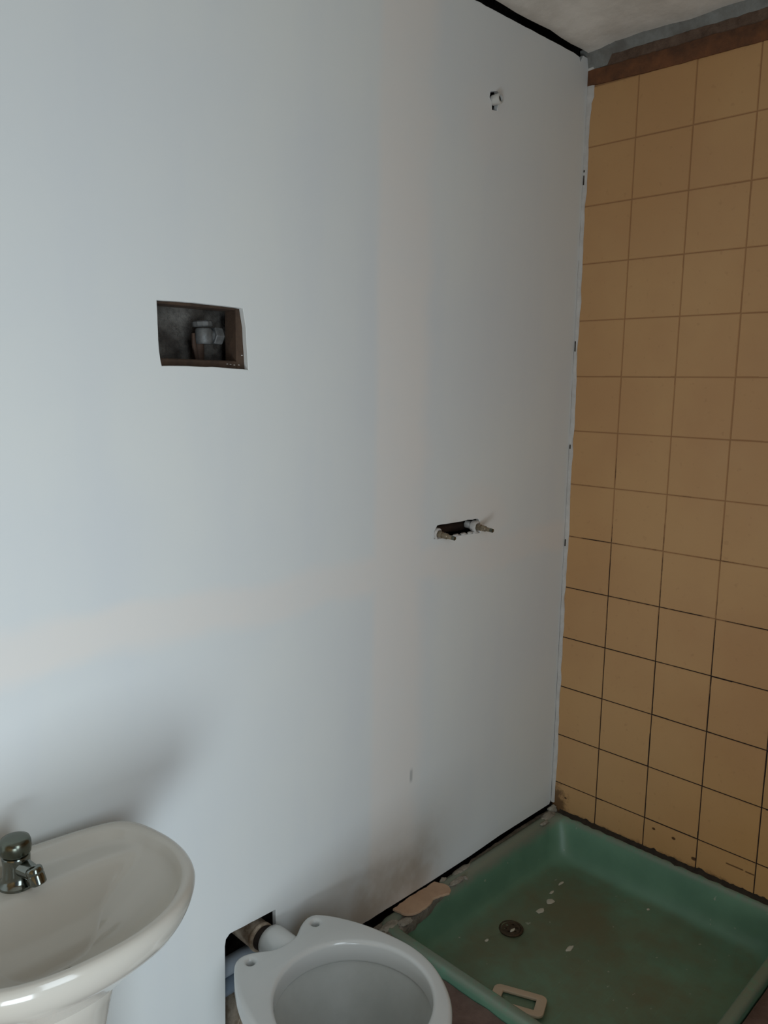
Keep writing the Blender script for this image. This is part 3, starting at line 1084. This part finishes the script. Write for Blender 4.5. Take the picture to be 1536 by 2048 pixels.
# ------------------------------------------------------------------ pipes in the cut-out behind the toilet
bm = bmesh.new()
px, pz = TX + 0.002, 0.368
tube(bm, [(px, 0.10, pz), (px, 0.02, pz), (px, 0.006, pz), (px, 0.005, pz), (px, 0.0, pz), (px, -0.002, pz), (px, 0.0, pz), (px, 0.05, pz)], [0.0285, 0.0285, 0.0285, 0.0300, 0.0300, 0.0285, 0.0250, 0.0250], 32)
flush = empty('flush_pipe', (px, 0.04, pz - 0.03), 'brown stained white flush pipe stub in the wall cut-out behind the toilet', 'pipe')
bm_obj('pipe', bm, 'stained_pipe', flush, smooth=40)
bm = bmesh.new()
tube(bm, [(px + .003, -0.014, pz), (px + .003, -0.006, pz), (px, 0.004, pz), (px, 0.03, pz)], [0.0255, 0.0255, 0.0245, 0.0245], 28)
bm_obj('rubber_seal', bm, 'dark_rubber', flush, smooth=40)


def long_pipe(name, z, r, y, mat, label, cat='pipe'):
    bm = bmesh.new()
    tube(bm, [(-1.45, y, z), (-1.09, y, z), (-0.95, y, z)], [r, r, r], 28)
    o = bm_obj(name, bm, mat, None, smooth=40)
    tag(o, label, cat)


long_pipe('water_pipe', 0.3005, 0.0185, 0.052, 'pvc_grey', 'upper light grey plastic pipe running behind the board by the toilet')
long_pipe('water_pipe', 0.2615, 0.0205, 0.050, 'pvc_blue_grey', 'lower blue grey plastic pipe running behind the board by the toilet')
bm = bmesh.new()
tube(bm, [(TX, 0.088, 0.177), (TX, 0.030, 0.177), (TX, 0.012, 0.177), (TX, 0.004, 0.177), (TX, 0.002, 0.177), (TX, 0.005, 0.177), (TX, 0.06, 0.177)], [0.060, 0.060, 0.0625, 0.0625, 0.059, 0.0525, 0.0525], 36)
o = bm_obj('drain_collar', bm, 'stained_pipe', None, smooth=40)
tag(o, 'round tan soil pipe collar behind the toilet foot, below two grey pipes', 'pipe collar')

# ------------------------------------------------------------------ valve in the square recess
vx, vy, vz = -1.168, 0.040, 1.583
pf = empty('pipe_fitting', (vx, vy + .02, 1.53), 'grey pipe fitting on a rusty pipe inside the square wall recess', 'pipe fitting')
bm = bmesh.new()
tube_dir(bm, (vx, vy, vz - 0.016), (0, 0, 1), [(0, 0.013), (0.004, 0.0155), (0.024, 0.0155), (0.028, 0.013)], 20)
body = bm_obj('tee_body', bm, 'galvanised', pf, smooth=35)
bm = bmesh.new()
tube_dir(bm, (vx - .002, vy, vz + 0.014), (-0.08, 0, 1), [(0, 0.0150), (0.002, 0.0185), (0.009, 0.0185), (0.011, 0.016)], 12)
bm_obj('cap', bm, 'galvanised', pf)
bm = bmesh.new()
tube_dir(bm, (vx + 0.010, vy + .004, vz), (1, 0, 0), [(0, 0.010), (0.012, 0.010)], 18)
tube_dir(bm, (vx + 0.020, vy + .004, vz), (1, 0, -0.05), [(0, 0.0155), (0.002, 0.0165), (0.016, 0.0165), (0.018, 0.0150)], 6)
bm_obj('hex_nut', bm, 'galvanised', pf)
bm = bmesh.new()
tube(bm, [(vx - 0.006, vy + .01, vz - 0.008), (vx - 0.004, vy + .012, vz - 0.03), (vx - 0.002, vy + .012, 1.40)], [0.0115, 0.0105, 0.0105], 18)
bm_obj('rusty_pipe', bm, 'rust_pipe', pf, smooth=40)
bm = bmesh.new()
tube(bm, [(vx - 0.024, vy - .004, vz + 0.002), (vx - 0.020, vy, vz - 0.02), (vx - 0.010, vy + .004, vz - 0.052)], [0.003, 0.004, 0.003], 8)
bm_obj('strap', bm, 'rust_pipe', pf, smooth=40)
for i, p in enumerate([(-1.137, 0.0118, 1.5325), (-1.130, 0.0118, 1.532), (-1.122, 0.0118, 1.531), (-1.112, 0.0118, 1.5315), (-1.105, 0.0118, 1.549)]):
    lump('crumb', (p[0], p[1] + 0.001, p[2]), (0.0022, 0.0014, 0.0009), i * 1.7, 'plaster', wall_back, n=1)

# ------------------------------------------------------------------ shower mixer stubs in the slot
def valve(name, base, d, label):
    base = Vector(base); d = Vector(d).normalized()
    e = empty(name, base, label, 'valve', 'shower valve stubs')
    bm = bmesh.new()
    tube_dir(bm, base - d * 0.030, d, [(0, 0.0095), (0.018, 0.0095), (0.0185, 0.0130), (0.030, 0.0145), (0.034, 0.0135), (0.035, 0.0110), (0.032, 0.0092)], 18)
    for v in bm.verts:
        v.co += Vector((1, 1, 1)) * 0.0020 * mnoise.noise(v.co * 140)
    bm_obj('collar', bm, 'plaster', e, smooth=50)
    bm = bmesh.new()
    tube_dir(bm, base, d, [(0, 0.0080), (0.014, 0.0080), (0.0145, 0.0060), (0.018, 0.0060), (0.0185, 0.0074), (0.028, 0.0070), (0.030, 0.0052), (0.042, 0.0050)], 14)
    sp = bm_obj('spindle', bm, 'brass', e, smooth=35)
    bm = bmesh.new()
    tube_dir(bm, base + d * 0.041, d, [(0, 0.0048), (0.0005, 0.0052), (0.008, 0.0050), (0.009, 0.0038)], 12)
    bm_obj('spindle_tip', bm, 'chrome_dull', sp, smooth=35)


valve('shower_valve', (-0.556, 0.004, 1.152), (0.15, -1, -0.12), 'left plaster-caked shower valve stub at the slot in the board')
valve('shower_valve', (-0.411, 0.002, 1.153), (0.10, -1, -0.10), 'right shower valve stub with spindle poking out past the slot')
# hidden mixer pipe joining the two stubs, seen in the slot
bm = bmesh.new()
tube(bm, [(-0.60, 0.050, 1.150), (-0.37, 0.050, 1.150)], 0.013, 18)
o = bm_obj('mixer_pipe', bm, 'rust_pipe', None, smooth=40)
tag(o, 'dark rusty pipe inside the slot between the two valve stubs', 'pipe')
for i, (x, z) in enumerate(((-0.49, 1.141), (-0.462, 1.1405), (-0.437, 1.1405), (-0.415, 1.139), (-0.53, 1.1405))):
    lump('plaster_lump', (x, 0.001, z), (0.010, 0.006, 0.0032), i * 2.9, 'plaster', wall_back)

# ------------------------------------------------------------------ shower arm outlet high on the wall
so = empty('shower_outlet', (-0.400, 0.01, 2.145), 'white plastic pipe stub high on the board for the shower head', 'pipe stub')
bm = bmesh.new()
d = Vector((0.06, -1, 0.03)).normalized()
b0 = Vector((-0.3985, 0.004, 2.1545))
tube_dir(bm, b0 - d * 0.06, d, [(0, 0.0100), (0.058, 0.0100), (0.060, 0.0115), (0.080, 0.0115), (0.082, 0.0108), (0.082, 0.0078), (0.066, 0.0076)], 26)
bm_obj('pipe', bm, 'pvc_white', so, smooth=35)
bm = bmesh.new()
tube_dir(bm, b0 + d * 0.0062, d, [(0, 0.0074), (0.010, 0.0077)], 18)
bm_obj('bore_shade', bm, 'bore_shade', so)
